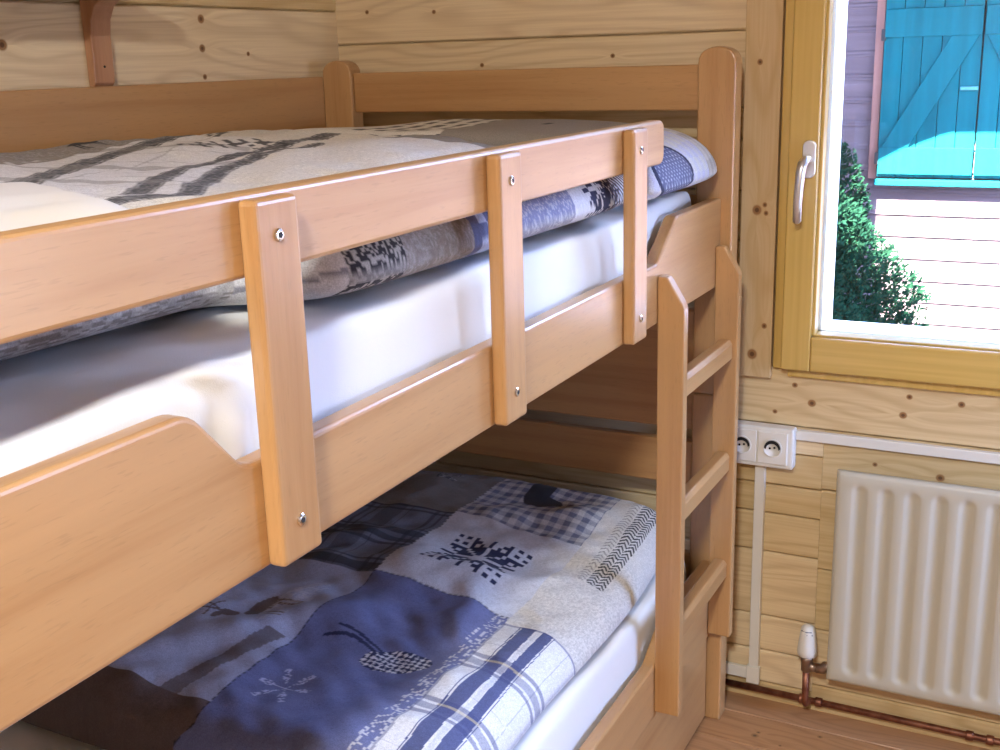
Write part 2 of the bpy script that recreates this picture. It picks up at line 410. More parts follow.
# guard rail with rounded end
def rr(y0, y1, z0, z1, r, n=6):
    out = []
    for (cy, cz, a0) in ((y1 - r, z1 - r, 0), (y0 + r, z1 - r, 90), (y0 + r, z0 + r, 180), (y1 - r, z0 + r, 270)):
        out += [(cy + r * math.cos(math.radians(a0 + 90 * k / n)), cz + r * math.sin(math.radians(a0 + 90 * k / n))) for k in range(n + 1)]
    return out
rail = prism('guard_rail', rr(YN, -.474, 1.261, 1.3345, .018), 0, XI, XO, B_Y, bed, bevel=.005, seg=3)
for yc in (-1.5505, -1.094, -.641, -2.02):
    gp = MB(); gp.box(XO, XO + .0200, yc - .0290, yc + .0325, .990, 1.330)
    go = gp.build('guard_post', B_Z, bed, bevel=.005, seg=3)
    for zc in (1.297, 1.029):
        s = MB(); lathe(s, (XO + .0198, yc, zc), [(.0062, 0), (.0062, .0016), (.0050, .0027), (.0031, .0030)], 0, 16)
        lathe(s, (XO + .0229, yc, zc), [(.0029, -.001), (.0029, .0002)], 0, 6, m=1)
        s.build('bolt', [M_chrome, M_dark], go, smooth=False)
# end boards and back boards
ex0, ex1 = PX[0][1], PX[1][0]
for (y0, y1) in ((-.120, -.095), (-2.19, -2.165)):
    for z0, z1 in ((1.331, 1.419), (.95, 1.166), (.671, .93), (.545, .644), (.215, .385)):
        box('end_board', ex0, ex1, y0, y1, z0, z1, B_X, bed, bevel=.004)
for z0, z1 in ((1.290, 1.413), (.988, 1.166), (.671, .93), (.215, .385)):
    box('back_board', .016, .0412, YN, YF + .004, z0, z1, B_Y, bed, bevel=.003)
# slatted bases, each slat a part
for zz in (1.008, .235):
    box('bearer', XI - .022, XI, YN, YF, zz - .02, zz, B_Y, bed); box('bearer', .040, .068, YN, YF, zz - .02, zz, B_Y, bed)
    for k in range(14):
        y = -2.08 + k * .145
        box('slat', .042, XI - .001, y, y + .07, zz, zz + .018, B_X, bed, bevel=.002)
drw = box('drawer_front', .958, .976, -2.12, -.145, .012, .211, B_Y, bed, bevel=.004)

# ladder hooked on the side board
lad = empty('bunk_ladder', (1.0, -.33, .2), 'short beech ladder with three rungs hooked on the bunk side board', 'ladder')
for (a, b) in ((-.505, -.481), (-.166, -.143)):
    prism('stile', [(.9825, .229), (1.031, .229), (1.031, 1.018), (1.027, 1.028), (1.000, 1.072), (.9825, 1.073)], 1, a, b, B_Z, lad, bevel=.0025, seg=2)
for zc in (.866, .628, .388):
    pts = [(.990, zc - .018), (.996, zc - .022), (1.016, zc - .022), (1.022, zc - .018), (1.022, zc + .012), (1.016, zc + .021), (.996, zc + .021), (.990, zc + .012)]
    prism('rung', pts, 1, -.481, -.166, B_Y, lad, bevel=.003, seg=3)

# ------------------------------------------------------------------ soft things
def fsum(x, y, seed, sc, n=26, an=1.):
    r = np.random.default_rng(seed); out = np.zeros_like(x)
    for _ in range(n):
        a = r.uniform(0, 2 * np.pi); k = sc * r.uniform(.5, 1.8); out += np.sin((x * np.cos(a) * an + y * np.sin(a)) * k + r.uniform(0, 6.28)) / np.sqrt(n)
    return out
def soft(name, x0, x1, y0, y1, z0, z1, mat, nx, ny, px=8, pe=.5, zfun=None, colf=None, parent=None, xshift=None, rim_h=.26):
    """Closed cushion: plan rectangle with rounded rim; upper and lower grids meet at the rim."""
    u = np.sin(np.linspace(-np.pi / 2, np.pi / 2, nx)); v = np.sin(np.linspace(-np.pi / 2, np.pi / 2, ny))
    u = np.sign(u) * np.abs(u) ** 1.0; lin = np.linspace(-1, 1, nx); u = .72 * u + .28 * lin
    linv = np.linspace(-1, 1, ny); v = .45 * v + .55 * linv
    U, Vv = np.meshgrid(u, v, indexing='ij')
    # squircle mapping keeps the corners round
    k = .12; PX_ = U * np.sqrt(1 - k * Vv ** 8 * .5); PY_ = Vv * np.sqrt(1 - k * U ** 8 * .15)
    X = (x0 + x1) / 2 + (x1 - x0) / 2 * PX_; Y = (y0 + y1) / 2 + (y1 - y0) / 2 * PY_
    e = (np.clip(1 - np.abs(U) ** px, 0, 1) ** pe) * (np.clip(1 - np.abs(Vv) ** (px * 2.2), 0, 1) ** pe)
    zm = z0 + (z1 - z0) * rim_h
    top = zm + (z1 - zm) * e; bot = zm - (zm - z0) * e
    if zfun is not None: top = top + zfun(X, Y) * e
    sh = np.zeros_like(X)
    if xshift is not None: sh = xshift(Y) * np.clip((U + .2) / 1.2, 0, 1)
    V1 = np.stack([X + sh, Y, top], -1).reshape(-1, 3); V2 = np.stack([X + sh, Y, bot], -1).reshape(-1, 3)
    F = []; idx = np.arange(nx * ny).reshape(nx, ny); a = idx[:-1, :-1].ravel(); b = idx[1:, :-1].ravel(); c = idx[1:, 1:].ravel(); d = idx[:-1, 1:].ravel()
    F = np.stack([a, b, c, d], 1)
    # coarse lower grid shares nothing but sits on the rim
    rim = np.zeros((nx, ny), bool); rim[0] = rim[-1] = True; rim[:, 0] = rim[:, -1] = True
    idx2 = idx.copy(); cnt = nx * ny; ids = []
    sel = ~rim; idx2[sel] = cnt + np.arange(sel.sum()); V2k = V2.reshape(nx, ny, 3)[sel]
    a2 = idx2[:-1, :-1].ravel(); b2 = idx2[1:, :-1].ravel(); c2 = idx2[1:, 1:].ravel(); d2 = idx2[:-1, 1:].ravel()
    F2 = np.stack([d2, c2, b2, a2], 1)
    V = np.vstack([V1, V2k]); col = None
    if colf is not None:
        n = int(nx * ny); off = V[:, 2] * 0
        XX = np.concatenate([(X).ravel(), X[sel]]); YY = V[:, 1]; ZZ = V[:, 2]
        lowside = np.concatenate([np.zeros(n), np.ones(len(V2k))])
        col = colf(XX, YY, ZZ, z1, lowside)
    return mesh(name, V, np.vstack([F, F2]), mat, parent, True, col=col)

def mattress(name, z0, z1, label, seedv, parent_label):
    root = empty(name, (.5, -1.12, z0), label, 'mattress')
    soft('core', .072, .940, -2.14, -.165, z0, z1 - .004, M_mat, 40, 60, 14, .35, parent=root)
    def zf(X, Y): return .0035 * fsum(X, Y, seedv, 14.) + .002 * fsum(X, Y, seedv + 1, 45.)
    o = soft('fitted_sheet', .069, .949, -2.147, -.150, z0 + .004, z1 + .004, M_sheet, 190, 260, 110, .5, zfun=zf, parent=root)
    # gathered creases down the room side
    me = o.data; n = len(me.vertices); co = np.empty(n * 3); me.vertices.foreach_get('co', co); co = co.reshape(-1, 3)
    X = co[:, 0] + o.location.x + root.location.x; Y = co[:, 1] + o.location.y + root.location.y; Z = co[:, 2] + o.location.z + root.location.z
    wgt = np.clip((X - .89) / .05, 0, 1)
    cr = .005 * np.sin((Y * .8 + Z * 1.6) * 120 + 2 * np.sin(Y * 9)) * np.exp(-((Y + 1.58) / .06) ** 2) + .001 * np.sin(Z * 95 + Y * 7 + np.sin(Y * 13)) + .002 * np.sin(Y * 11)
    co[:, 0] += cr * wgt
    me.vertices.foreach_set('co', co.ravel()); me.update()
    return root
mattress('mattress', 1.026, 1.176, 'thick mattress in white fitted sheet on the upper bunk', 3, '')
mattress('mattress', .253, .405, 'mattress in white fitted sheet on the lower bunk', 5, '')

# --- colours of the patchwork print (base colours only)
CR = np.array([.66, .64, .60]); GR = np.array([.30, .295, .29]); TA = np.array([.215, .195, .18]); DE = np.array([.15, .17, .33])
NV = np.array([.022, .028, .085]); BK = np.array([.02, .02, .026]); LB = np.array([.42, .45, .60]); BR = np.array([.115, .085, .08]); WH = np.array([.72, .72, .73])
def hsh(x, y): return np.modf(np.abs(np.sin(x * 127.1 + y * 311.7) * 43758.5453))[0]
def cell(x, y, s): return hsh(np.floor(x / s), np.floor(y / s))
def put(c, mask, col, a=1.):
    c[mask] = c[mask] * (1 - a) + np.asarray(col) * a
def sq(x, p, f=.5): return (np.mod(x, p) / p) < f
def gingham(x, y, p, A, B):
    a = sq(x, p).astype(float); b = sq(y, p).astype(float); k = (a + b) / 2
    return A[None] * (1 - k[:, None]) + B[None] * k[:, None]
def plaid(c, m, x, y, p, bg, st, y0=0., x0=0.):
    put(c, m, bg)
    a = np.mod(x - x0, p) / p; b = np.mod(y - y0, p) / p
    for (t, lo, hi, al) in ((a, .10, .15, .7), (a, .20, .52, .82), (a, .30, .38, -1), (a, .57, .60, .7), (b, .08, .13, .6), (b, .2, .24, .6), (b, .34, .62, .45), (b, .72, .74, .5)):
        k = m & (t > lo) & (t < hi)
        if al > 0: put(c, k, st, al)
        else: put(c, k, bg, .6)
def deer(x, y, cx, cy, s, flip=1):
    """mask of a small grazing stag: body, legs, neck, antlers"""
    X = (x - cx) / s * flip; Y = (y - cy) / s
    m = (X / .5) ** 2 + (Y / .22) ** 2 < 1
    m |= ((X - .55) / .14) ** 2 + ((Y - .38) / .24) ** 2 < 1
    m |= ((X - .72) / .18) ** 2 + ((Y - .55) / .09) ** 2 < 1
    for lx in (-.40, -.28, .24, .38): m |= (np.abs(X - lx - .05 * Y) < .035) & (Y < 0) & (Y > -.75)
    for k in (-1, 1):
        m |= (np.abs(X - .55 - k * .18 * (Y - .6) * 1.2) < .025) & (Y > .6) & (Y < 1.05)
        m |= (np.abs(Y - .85 + .25 * np.abs(X - .55)) < .025) & (np.abs(X - .55) < .34)
    return m
def snow(x, y, cx, cy, r):
    """knitted snowflake star, drawn in stitches"""
    q = r / 9.; X = np.round((x - cx) / q); Y = np.round((y - cy) / q)
    ax = np.abs(X); ay = np.abs(Y); mx = np.maximum(ax, ay); mn = np.minimum(ax, ay)
    m = ((mn >= np.maximum(1, mx - 4)) & (mn <= np.minimum(mx - 1, 4))) | ((mx <= 8) & (mn >= 6) & (mx % 2 == 0) & (mn % 2 == 0)) | ((mn == 0) & (mx >= 6) & (mx <= 8))
    gap = (np.abs(np.modf((x - cx) / q + 1000.5)[0] - .5) > .46) | (np.abs(np.modf((y - cy) / q + 1000.5)[0] - .5) > .46)
    return m & ~((mn == 3) & (mx == 6))
def seams(c, m, d, w=.0016):
    put(c, m & (np.abs(d) < w), BK, .55)

def lower_col(x, y, z, ztop, low):
    d = np.clip(ztop - .012 - z, 0, None) * (x > .5)
    u = x + d * .9; v = y
    c = np.tile(GR, (len(x), 1)); n = 1
    # ground patches: columns u: <.53 | .53-.81 | >.81 ; rows v
    A = u < .53; B = (u >= .53) & (u < .812); C = u >= .812
    k = A & (v > -.45); put(c, k, TA * .9)
    put(c, k & deer(v, -u, -.27, -.40, .05), BK); put(c, k & deer(v, -u, -.27, -.405, .05) & (hsh(np.floor(u / .003), np.floor(v / .003)) > .6), WH, .5)
    k = A & (v <= -.45) & (v > -.755); plaid(c, k, v + .01, u, .16, LB * .9, BK, 0)
    put(c, k, BK * 1.2, .62)
    k = A & (v <= -.755) & (v > -1.21); put(c, k, LB * .92)
    put(c, k & deer(v, -u, -.94, -.42, .085, -1), BR * 1.4)
    put(c, k & (((v + .90) / .10) ** 2 + ((u - .46) / .03) ** 2 < 1) & (cell(u, v, .004) > .45), WH, .35)
    put(c, k & (np.abs(u - .47 - .25 * (v + 1.12)) < .018) & (v < -1.0), BR, .75); 
    k = A & (v <= -1.205); put(c, k, BR * 1.15)
    k = B & (v > -.445)
    if k.any(): c[k] = gingham(u[k], v[k], .030, WH * .80, GR * np.array([.50, .56, .85]))
    sh = (((v + .25) / .075) ** 2 + ((u - .640) / .028) ** 2 < 1) | (((v + .295) / .028) ** 2 + ((u - .665) / .045) ** 2 < 1)
    put(c, k & sh, BK * 1.3)
    k = B & (v <= -.445) & (v > -.75); put(c, k, WH * np.array([.84, .86, .92]))
    put(c, k & snow(u, v, .664, -.605, .084), NV * .8)
    k = B & (v <= -.75) & (v > -1.27); put(c, k, DE)
    # heart shaped gingham bird and branch
    hd = ((((v + .968) - .25 * (u - .71)) / .034) ** 2 + ((u - .712) / .058) ** 2 < 1)
    put(c, k & hd, NV); put(c, k & hd & (sq(u + v, .022) ^ sq(u - v, .022)) & (cell(u, v, .002) > .15), WH)
    br = (np.abs(v + .965 - .018 * np.sin((u - .57) * 30)) < .004) & (u > .57) & (u < .67); put(c, k & br, NV)
    br = (np.abs(v + .935 + .3 * (u - .60) ** 2 * 10) < .003) & (u > .58) & (u < .68); put(c, k & br, NV)
    rr_ = np.hypot(u - .60, v + 1.115); th = np.arctan2(v + 1.115, u - .60)
    fk = (rr_ < .052) & (np.abs(np.sin(th * 3)) < .30 + .25 * (np.abs(rr_ - .03) < .006)) & (cell(u, v, .0035) > .35)
    put(c, k & fk, LB * 1.4, .8)
    put(c, k & (u > .785) & (cell(u, v, .004) > .72), WH, .7)
    k = C & (v <= -.445) & (v > -.765); put(c, k, CR * 1.02)
    put(c, k & (cell(u * .6 + v, u - v, .005) > .62), CR * .72, .5)
    k = C & (v <= -.765) & (v > -1.30)
    if k.any():
        put(c, k, WH)
        w_ = u - .812
        for lo, hi, al in ((.0, .004, .5), (.032, .034, .9), (.036, .062, .85), (.066, .074, .15), (.076, .100, .85), (.103, .105, .9), (.150, .152, .35), (.19, .192, .35)):
            put(c, k & (w_ > lo) & (w_ < hi), np.array([.028, .045, .17]), min(.96, al * 1.08))
        bb = np.mod(v + 1.30, .165)
        for lo, hi, al in ((.0, .003, .0), (.035, .044, .62), (.050, .070, .5), (.076, .086, .62), (.118, .1195, .25)):
            put(c, k & (bb > lo) & (bb < hi), np.array([.05, .06, .17]), al)
        put(c, k & (bb > .070) & (bb < .076) & (w_ > .03) & (w_ < .11), np.array([.5, .42, .25]), .6)
    k = C & (v > -.445); put(c, k, CR * .98)
    # black stitched zigzag border
    zb = C & (v > -.565) & (v < -.16)
    for uc in (.884, .908):
        put(c, zb & (np.abs(u - uc) < .0115) & sq(v + 1.0 * np.abs(u - uc), .0125, .50), BK, .97)
    put(c, zb & (np.abs(u - .859) < .010) & sq(v + .9 * np.abs(u - .859), .0125, .30), BK, .6)
    k = (v <= -1.27) & ~C; put(c, k, BR * 1.1)
    put(c, (np.abs(v + 1.27 - .0) < .003) & B & sq(u, .01), BK)
    put(c, (np.abs(u - .53) < .0022) & (v > -1.27) & sq(v, .012, .6), BK, .8)
    put(c, (np.abs(v + .75) < .002) & sq(u, .012, .6) & B, BK, .5)
    j = .93 + .14 * cell(u, v, .0045); c *= j[:, None]
    return np.clip(c, 0, 1)

def zl(X, Y):
    f = .012 * fsum(X, Y, 21, 9.) + .0045 * fsum(X, Y, 22, 30.) + .0015 * fsum(X, Y, 23, 90.)
    for (cx, cy, ang, L, w, h) in ((.60, -.68, .2, .22, .035, .016), (.40, -.62, .5, .2, .03, .018), (.45, -.80, .1, .25, .04, -.016), (.75, -.80, 1.9, .16, .03, .012), (.62, -.40, .3, .25, .05, .012), (.42, -1.05, .9, .2, .03, .014)):
        a = (X - cx) * math.cos(ang) + (Y - cy) * math.sin(ang); b = -(X - cx) * math.sin(ang) + (Y - cy) * math.cos(ang)
        f = f + h * np.exp(-(a / L) ** 2 - (b / w) ** 2)
    return f + .012 * np.exp(-((X - .55) / .3) ** 2)
duv = soft('duvet', .085, .938, -1.262, -.150, .409, .522, M_print, 420, 540, 9, .5, zfun=zl, colf=lower_col, xshift=lambda y: -.015 * np.clip((y + .75) / .5, 0, 1) + .006 * np.sin(y * 9))
tagp(duv, 'puffy patchwork duvet with blue denim, plaid and snowflake patches on the lower bunk', 'duvet')

def upper_col(x, y, z, ztop, low):
    d = np.clip(ztop - .02 - z, 0, None) * (x > .5)
    u = x; v = y; side = (d > .022) & (x > .80)
    c = np.tile(CR * 1.12, (len(x), 1))
    kn = sq(u * .8 + v * .1, .010, .5) ^ sq(v, .007, .5)
    put(c, kn, CR * .93, .6)                                        # knitted white patch
    tm = (u < .27 + .02 * np.sin(v * 9)) & (v < -.74); put(c, tm, TA * 1.25)
    put(c, tm & (cell(u, v, .0035) > .75), GR * 1.4, .5)
    put(c, deer(v, -u, -.98, -.17, .06) & tm, BK)
    put(c, tm & (u > .22) & (v < -1.05) & (cell(u, v, .010) > .75), WH, .7)
    # black and white plaid that curves over the fold
    def pd(P):
        best = np.full(len(u), 9.)
        for (a, b), (a2, b2) in zip(P[:-1], P[1:]):
            L2 = (a2 - a) ** 2 + (b2 - b) ** 2; t_ = np.clip(((u - a) * (a2 - a) + (v - b) * (b2 - b)) / L2, 0, 1)
            best = np.minimum(best, np.hypot(u - a - t_ * (a2 - a), v - b - t_ * (b2 - b)))
        return best
    P1 = [(.56, -1.50), (.518, -1.422), (.441, -1.326), (.35, -1.18), (.315, -1.096), (.26, -.886), (.25, -.78)]
    P2 = [(.74, -1.52), (.695, -1.45), (.648, -1.36), (.543, -1.204), (.49, -1.081), (.47, -.92), (.45, -.78), (.43, -.66)]
    P3 = [(.78, -1.47), (.72, -1.35), (.62, -1.22), (.56, -1.10), (.53, -.98), (.51, -.82)]
    reg = (v < -.64) & (u > .24) & (u < .27 + .62 * np.clip(-(v + .62), 0, 1.))
    put(c, reg, WH * .98)
    for P, w in ((P1, .022), (P2, .018), (P3, .016)):
        dd = pd(P); k = (dd < w); put(c, k, BK * 1.2, .93); put(c, k & (cell(u, v, .003) > .72), GR, .6); put(c, k & (dd > w * .72) & (dd < w * .8), WH, .7)
    ddc = np.abs(np.mod(v * .8 - u * .5, .17) - .085)
    put(c, reg & (ddc < .014) & (u < .60), GR * .8, .55); put(c, reg & (np.abs(ddc - .05) < .0015), GR, .5)
    put(c, reg & (np.abs(u - .40 - .3 * (-(v + 1.1))) < .002), GR, .6)
    # cream patches near the far end
    k = (v > -.74) & (u < .34); put(c, k, CR * 1.0)
    put(c, k & (np.abs(u - .185) < .026) & (v > -.73) & (v < -.53) & (cell(u, v, .013) > .45), BK, .85)
    k = (u < .13) & (v > -.42); put(c, k & sq(v, .02, .7) & (np.abs(u - .10 + .02 * np.sin(v * 300)) < .022), BK)
    k = (u > .36) & (u < .56) & (v > -.56); put(c, k, CR * 1.1)
    put(c, k & sq(u + .3 * v, .045, .55) & sq(v, .05, .62) & (cell(u, v, .008) > .2), BK, .88)
    k = ((u > .56) & (v > -.72)) | ((u > .50) & (v > -.30)); put(c, k & (u > .5), TA * 1.2); 
    put(c, k & (cell(u, v, .0035) > .7), GR, .5)
    put(c, (np.hypot((u - .86) * 1.2, (v + .81)) < .05) & ~side, NV, .9)
    tx = (np.abs(u - .40 - .5 * (v + .88)) < .045) & (np.abs(v + .885) < .062)
    put(c, tx & ((np.abs(np.mod(v + .6 * u, .030) - .015) < .006) | (np.abs(u - .40 - .5 * (v + .88)) < .008)) & (cell(u, v, .010) > .25), BK, .92)
    k = (np.abs(u - .30 - .6 * (v + .46)) < .030 * np.sqrt(np.clip(1 - ((v + .465) / .085) ** 2, 0, 1))); put(c, k & ~(sq(v, .013, .45) & sq(u, .012, .45)), BK, .95)
    k = (u > .44) & (u < .60) & (v > -.62) & (v < -.30) & (u < .62 + .3 * (-.3 - v)); put(c, k, CR * 1.1)
    put(c, k & sq(u, .040, .42) & sq(v + .4 * u, .036, .62), BK, .9)
    # the side that hangs towards the guard rail
    s = side
    put(c, s & (v < -1.42), GR * 1.35); put(c, s & (v < -1.42) & (hsh(np.floor(z / .0022), np.floor(v / .012)) > .6), TA * .9, .7); put(c, s & (v < -1.42) & (hsh(np.floor(z / .0022), np.floor(v / .009 + .5)) > .62), WH, .4)
    k = s & (v > -1.42) & (v < -1.32); put(c, k, WH * .8); put(c, k & (np.abs(z - 1.215 - .2 * (v + 1.4)) < .004), NV, .6)
    k = s & (v > -1.345) & (v < -1.255); put(c, k, BK * 1.3); put(c, k & (cell(z, v, .0035) > .6), CR, .6); put(c, k & (np.abs(z - 1.215) < .006), GR, .7)
    k = s & (v > -1.255) & (v < -1.10); put(c, k, TA * 1.25); put(c, k & (cell(z * .3 + v, z, .004) > .6), GR * 1.3, .6)
    k = s & (v > -1.10) & (v < -1.00); put(c, k, DE * .8); put(c, k & (cell(z, v, .02) > .6), LB)
    k = s & (v > -1.00) & (v < -.80); put(c, k, GR * np.array([1.0, 1.02, 1.25])); put(c, k & (z > 1.225), DE * 1.2, .7); put(c, k & (cell(z, v, .003) > .7), WH, .4)
    k = s & (v > -.80) & (v < -.40); put(c, k, WH * np.array([.92, .94, 1.]))
    q = snow(v, z, -.70, 1.245, .055) | snow(v, z, -.66, 1.215, .04); put(c, k & q, NV)
    put(c, k & (v > -.655) & sq(v + z, .012) & (z > 1.20), BR); 
    j = .93 + .14 * cell(u, v, .0045); c *= j[:, None]
    return np.clip(c, 0, 1)
def zu(X, Y):
    f = .007 * fsum(X, Y, 31, 9.) + .003 * fsum(X, Y, 32, 28.) + .0012 * fsum(X, Y, 33, 90.)
    f = f + .020 * np.exp(-((X - .33) / .16) ** 2 - ((Y + .45) / .35) ** 2) - .012 * np.exp(-((X - .20) / .12) ** 2 - ((Y + .74) / .06) ** 2)
    return f - .018 * np.exp(-((X - .9) / .2) ** 2) + .030 * np.exp(-((X - .05) / .16) ** 2)
duv2 = soft('duvet', .046, .948, -2.08, -.50, 1.184, 1.312, M_print, 380, 880, 8, .5, zfun=zu, colf=upper_col, xshift=lambda y: -.125 / (1 + np.exp((y + 1.385) / .018)) - .02 * np.clip(-(y + 1.0) / .35, 0, 1) + .012 + .004 * np.sin(y * 8))
tagp(duv2, 'grey and cream patchwork duvet with black plaid bands on the upper bunk', 'duvet')

def pillow_col(x, y, z, ztop, low):
    u = x; v = y
    c = gingham(v + .004 * np.sin(z * 60), z + x * .9, .030, WH * np.array([.93, .97, 1.]), LB * 1.35)
    k = (v > -.225); c[k] = gingham(v[k], (z + x)[k], .026, WH * .9, GR * 1.5)
    s = (x > .60)
    r = np.hypot((v + .405) * .60, (z - 1.240) * 1.0)
    k = s & (r < .048) & (x > .80); put(c, k, DE * .75); put(c, k & sq(v + z * 1.2, .014, .35) & sq(v - z * 1.2, .014, .4), WH * np.array([.7, .8, 1.]), .8)
    put(c, s & (x > .78) & (np.abs(r - .051) < .003), NV)
    k = (u < .56); put(c, k, CR * 1.05)
    put(c, k & (u > .34) & sq(u, .05, .5) & sq(v, .06, .7), BK, .85); put(c, k & (u < .16) & sq(v, .02, .7), BK, .85)
    k = (u >= .56) & (u < .82) & (z > 1.25); put(c, k, TA * 1.25); put(c, k & (np.abs(u - .70) < .006) & (np.abs(v + .33) < .02), BK)
    return np.clip(c, 0, 1)
pil = soft('pillow', .046, .985, -.52, -.136, 1.184, 1.318, M_print, 300, 220, 7, .55, zfun=lambda X, Y: .006 * fsum(X, Y, 41, 12.) - .008 * np.exp(-((X - .95) / .2) ** 2), colf=pillow_col)
tagp(pil, 'patchwork pillow with blue checks and navy circle, far end of upper bunk', 'pillow')

# plain white cover folded back over the duvet
nx, ny = 70, 80
U, Vv = np.meshgrid(np.linspace(0, 1, nx), np.linspace(0, 1, ny), indexing='ij')
def cover(U, Vv):
    X = .20 + .745 * U; yb = -1.262 - .50 * np.clip(X - .30, -.2, .7) - .10 * np.clip(X - .6, 0, 1) ** 1.2; Y = yb + (-2.05 - yb) * Vv
    e = np.clip(1 - np.abs(2 * U - 1) ** 14, 0, 1) ** .4 * np.clip(1 - np.abs(2 * Vv - 1) ** 22, 0, 1) ** .45
    zt = 1.312 + .006 * fsum(X, Y, 51, 12.) + .0025 * fsum(X, Y, 52, 40.)
    return X, Y, e, zt
X, Y, e, zt = cover(U, Vv)
zc = 1.305; top = zc + (zt - zc) * e; bot = zc - .014 * e
V1 = np.stack([X, Y, top], -1).reshape(-1, 3); V2 = np.stack([X, Y, bot], -1).reshape(-1, 3)
idx = np.arange(nx * ny).reshape(nx, ny)
q = np.stack([idx[:-1, :-1].ravel(), idx[:-1, 1:].ravel(), idx[1:, 1:].ravel(), idx[1:, :-1].ravel()], 1)
cv = mesh('folded_cover', np.vstack([V1, V2]), np.vstack([q, q[:, ::-1] + nx * ny]), M_cover, None, True)
tagp(cv, 'plain white cover folded over the near half of the patchwork duvet, upper bunk', 'cover')

# ------------------------------------------------------------------ radiator
rad = empty('radiator', (1.68, -.05, .134), 'cream ribbed panel radiator under the window', 'radiator')
rx0, rx1, rz0, rz1, ryf = 1.222, 2.18, .128, .607, -.082
cols = []
x = rx0
chan = [rx0 + .048 + .0512 * k for k in range(18)]
xs = sorted(set([round(a, 5) for a in np.concatenate([[rx0, rx0 + .004, rx0 + .010, rx1 - .010, rx1 - .004, rx1]] + [np.linspace(c - .018, c + .018, 13) for c in chan])]))
zs = [rz0, rz0 + .003, rz0 + .008] + list(np.linspace(rz0 + .022, rz0 + .055, 9)) + [.25, .35, .45] + list(np.linspace(rz1 - .055, rz1 - .022, 9)) + [rz1 - .008, rz1 - .003, rz1]
XX, ZZ = np.meshgrid(xs, zs, indexing='ij'); DD = np.zeros_like(XX)
for c in chan:
    zb_, zt_ = rz0 + .040, rz1 - .040
    dz = np.maximum(0, np.maximum(zb_ - ZZ, ZZ - zt_)); r = np.sqrt((XX - c) ** 2 + dz ** 2)
    DD = np.maximum(DD, .0065 * (.5 + .5 * np.cos(np.pi * np.clip(r / .0175, 0, 1))) ** .7)
edge = np.minimum(np.minimum(XX - rx0, rx1 - XX), np.minimum(ZZ - rz0, rz1 - ZZ)); DD += .006 * (1 - np.clip(edge / .008, 0, 1)) ** 2
nX, nZ = XX.shape; V1 = np.stack([XX, ryf + DD, ZZ], -1).reshape(-1, 3); V2 = np.stack([XX, np.full_like(XX, ryf + .016), ZZ], -1).reshape(-1, 3)
idx = np.arange(nX * nZ).reshape(nX, nZ); q = np.stack([idx[:-1, :-1].ravel(), idx[1:, :-1].ravel(), idx[1:, 1:].ravel(), idx[:-1, 1:].ravel()], 1)
F = [tuple(r) for r in q] + [tuple(r[::-1] + nX * nZ) for r in q]
N = nX * nZ
rim = [idx[i, 0] for i in range(nX)] + [idx[-1, j] for j in range(1, nZ)] + [idx[i, -1] for i in range(nX - 2, -1, -1)] + [idx[0, j] for j in range(nZ - 2, 0, -1)]
for a, b in zip(rim, rim[1:] + rim[:1]): F.append((a + N, b + N, b, a))
mesh('panel', np.vstack([V1, V2]), F, M_rad, rad, True)
m = MB()
for k in range(46):
    xx = rx0 + .03 + k * .0198
    m.prism([(xx, -.066), (xx + .010, -.066), (xx + .010, -.030), (xx, -.030)], 2, rz0 + .03, rz1 - .05)
m.build('convector_fins', M_rad, rad)
for xx in (rx0 + .12, rx1 - .12): box('bracket', xx, xx + .03, -.066, -.001, rz0 + .03, rz1 - .06, M_rad, rad, bevel=.001)
# thermostatic valve
vx, vy = 1.176, -.062
val = empty('radiator_valve', (vx, vy, .14), 'white thermostatic valve head on copper pipe beside the radiator', 'valve')
m = MB(); lathe(m, (vx, vy, .168), [(.017, 0), (.0205, .002), (.0212, .012), (.0195, .030), (.0168, .052), (.0145, .066), (.0095, .072), (.001, .074)], 2, 28)
th = m.build('thermostat_head', M_white, val, smooth=True)
m = MB()
for k in range(12):
    a = 2 * math.pi * k / 12; ca, sa = math.cos(a), math.sin(a)
    m.tube([(vx + .0182 * ca, vy + .0182 * sa, .178), (vx + .0162 * ca, vy + .0162 * sa, .214)], .0016, 6)
m.build('grip_ribs', M_white, th, smooth=True)
m = MB(); m.tube([(vx, vy - .0155, .2225), (vx + .012, vy - .0105, .2225)], .0016, 6); m.tube([(vx - .012, vy - .0105, .2295), (vx, vy - .0153, .2295), (vx + .010, vy - .012, .2295)], .0012, 6)
m.build('dial_marks', simple('blue_grey_mark', (.12, .14, .18), .5), th)
m = MB(); lathe(m, (vx, vy, .128), [(.008, 0), (.012, .004), (.012, .024), (.014, .028), (.014, .040)], 2, 18)
m.tube([(vx, vy, .142), (vx + .024, vy, .142)], .010, 16); m.tube([(vx + .022, vy, .142), (vx + .036, vy, .142), (vx + .040, vy, .150), (vx + .058, vy, .152)], .012, 6)
m.build('valve_body', simple('nickel_plated', (.38, .30, .25), .35, Metallic=1.), val, smooth=True)
m = MB(); m.tube([(vx, vy, .130), (vx, vy, .060), (vx, vy + .008, .045), (vx, -.034, .037), (vx, -.022, .034)], .0075, 14)
m.build('riser_pipe', M_copper, val, smooth=True)
pp = MB(); pp.tube([(.60, -.018, .033), (2.86, -.018, .033)], .0075, 14)
po = pp.build('heating_pipe', M_copper, smooth=True); tagp(po, 'thin copper heating pipe running along the wall just above the floor', 'pipe')
for xx in (vx - .022, vx + .014, 1.505, 1.545):
    m = MB(); lathe(m, (xx, -.018, .033), [(.0100, 0), (.0105, .003), (.0105, .012), (.0100, .015)], 0, 16)
    m.build('pipe_fitting', M_copper, po, smooth=True)

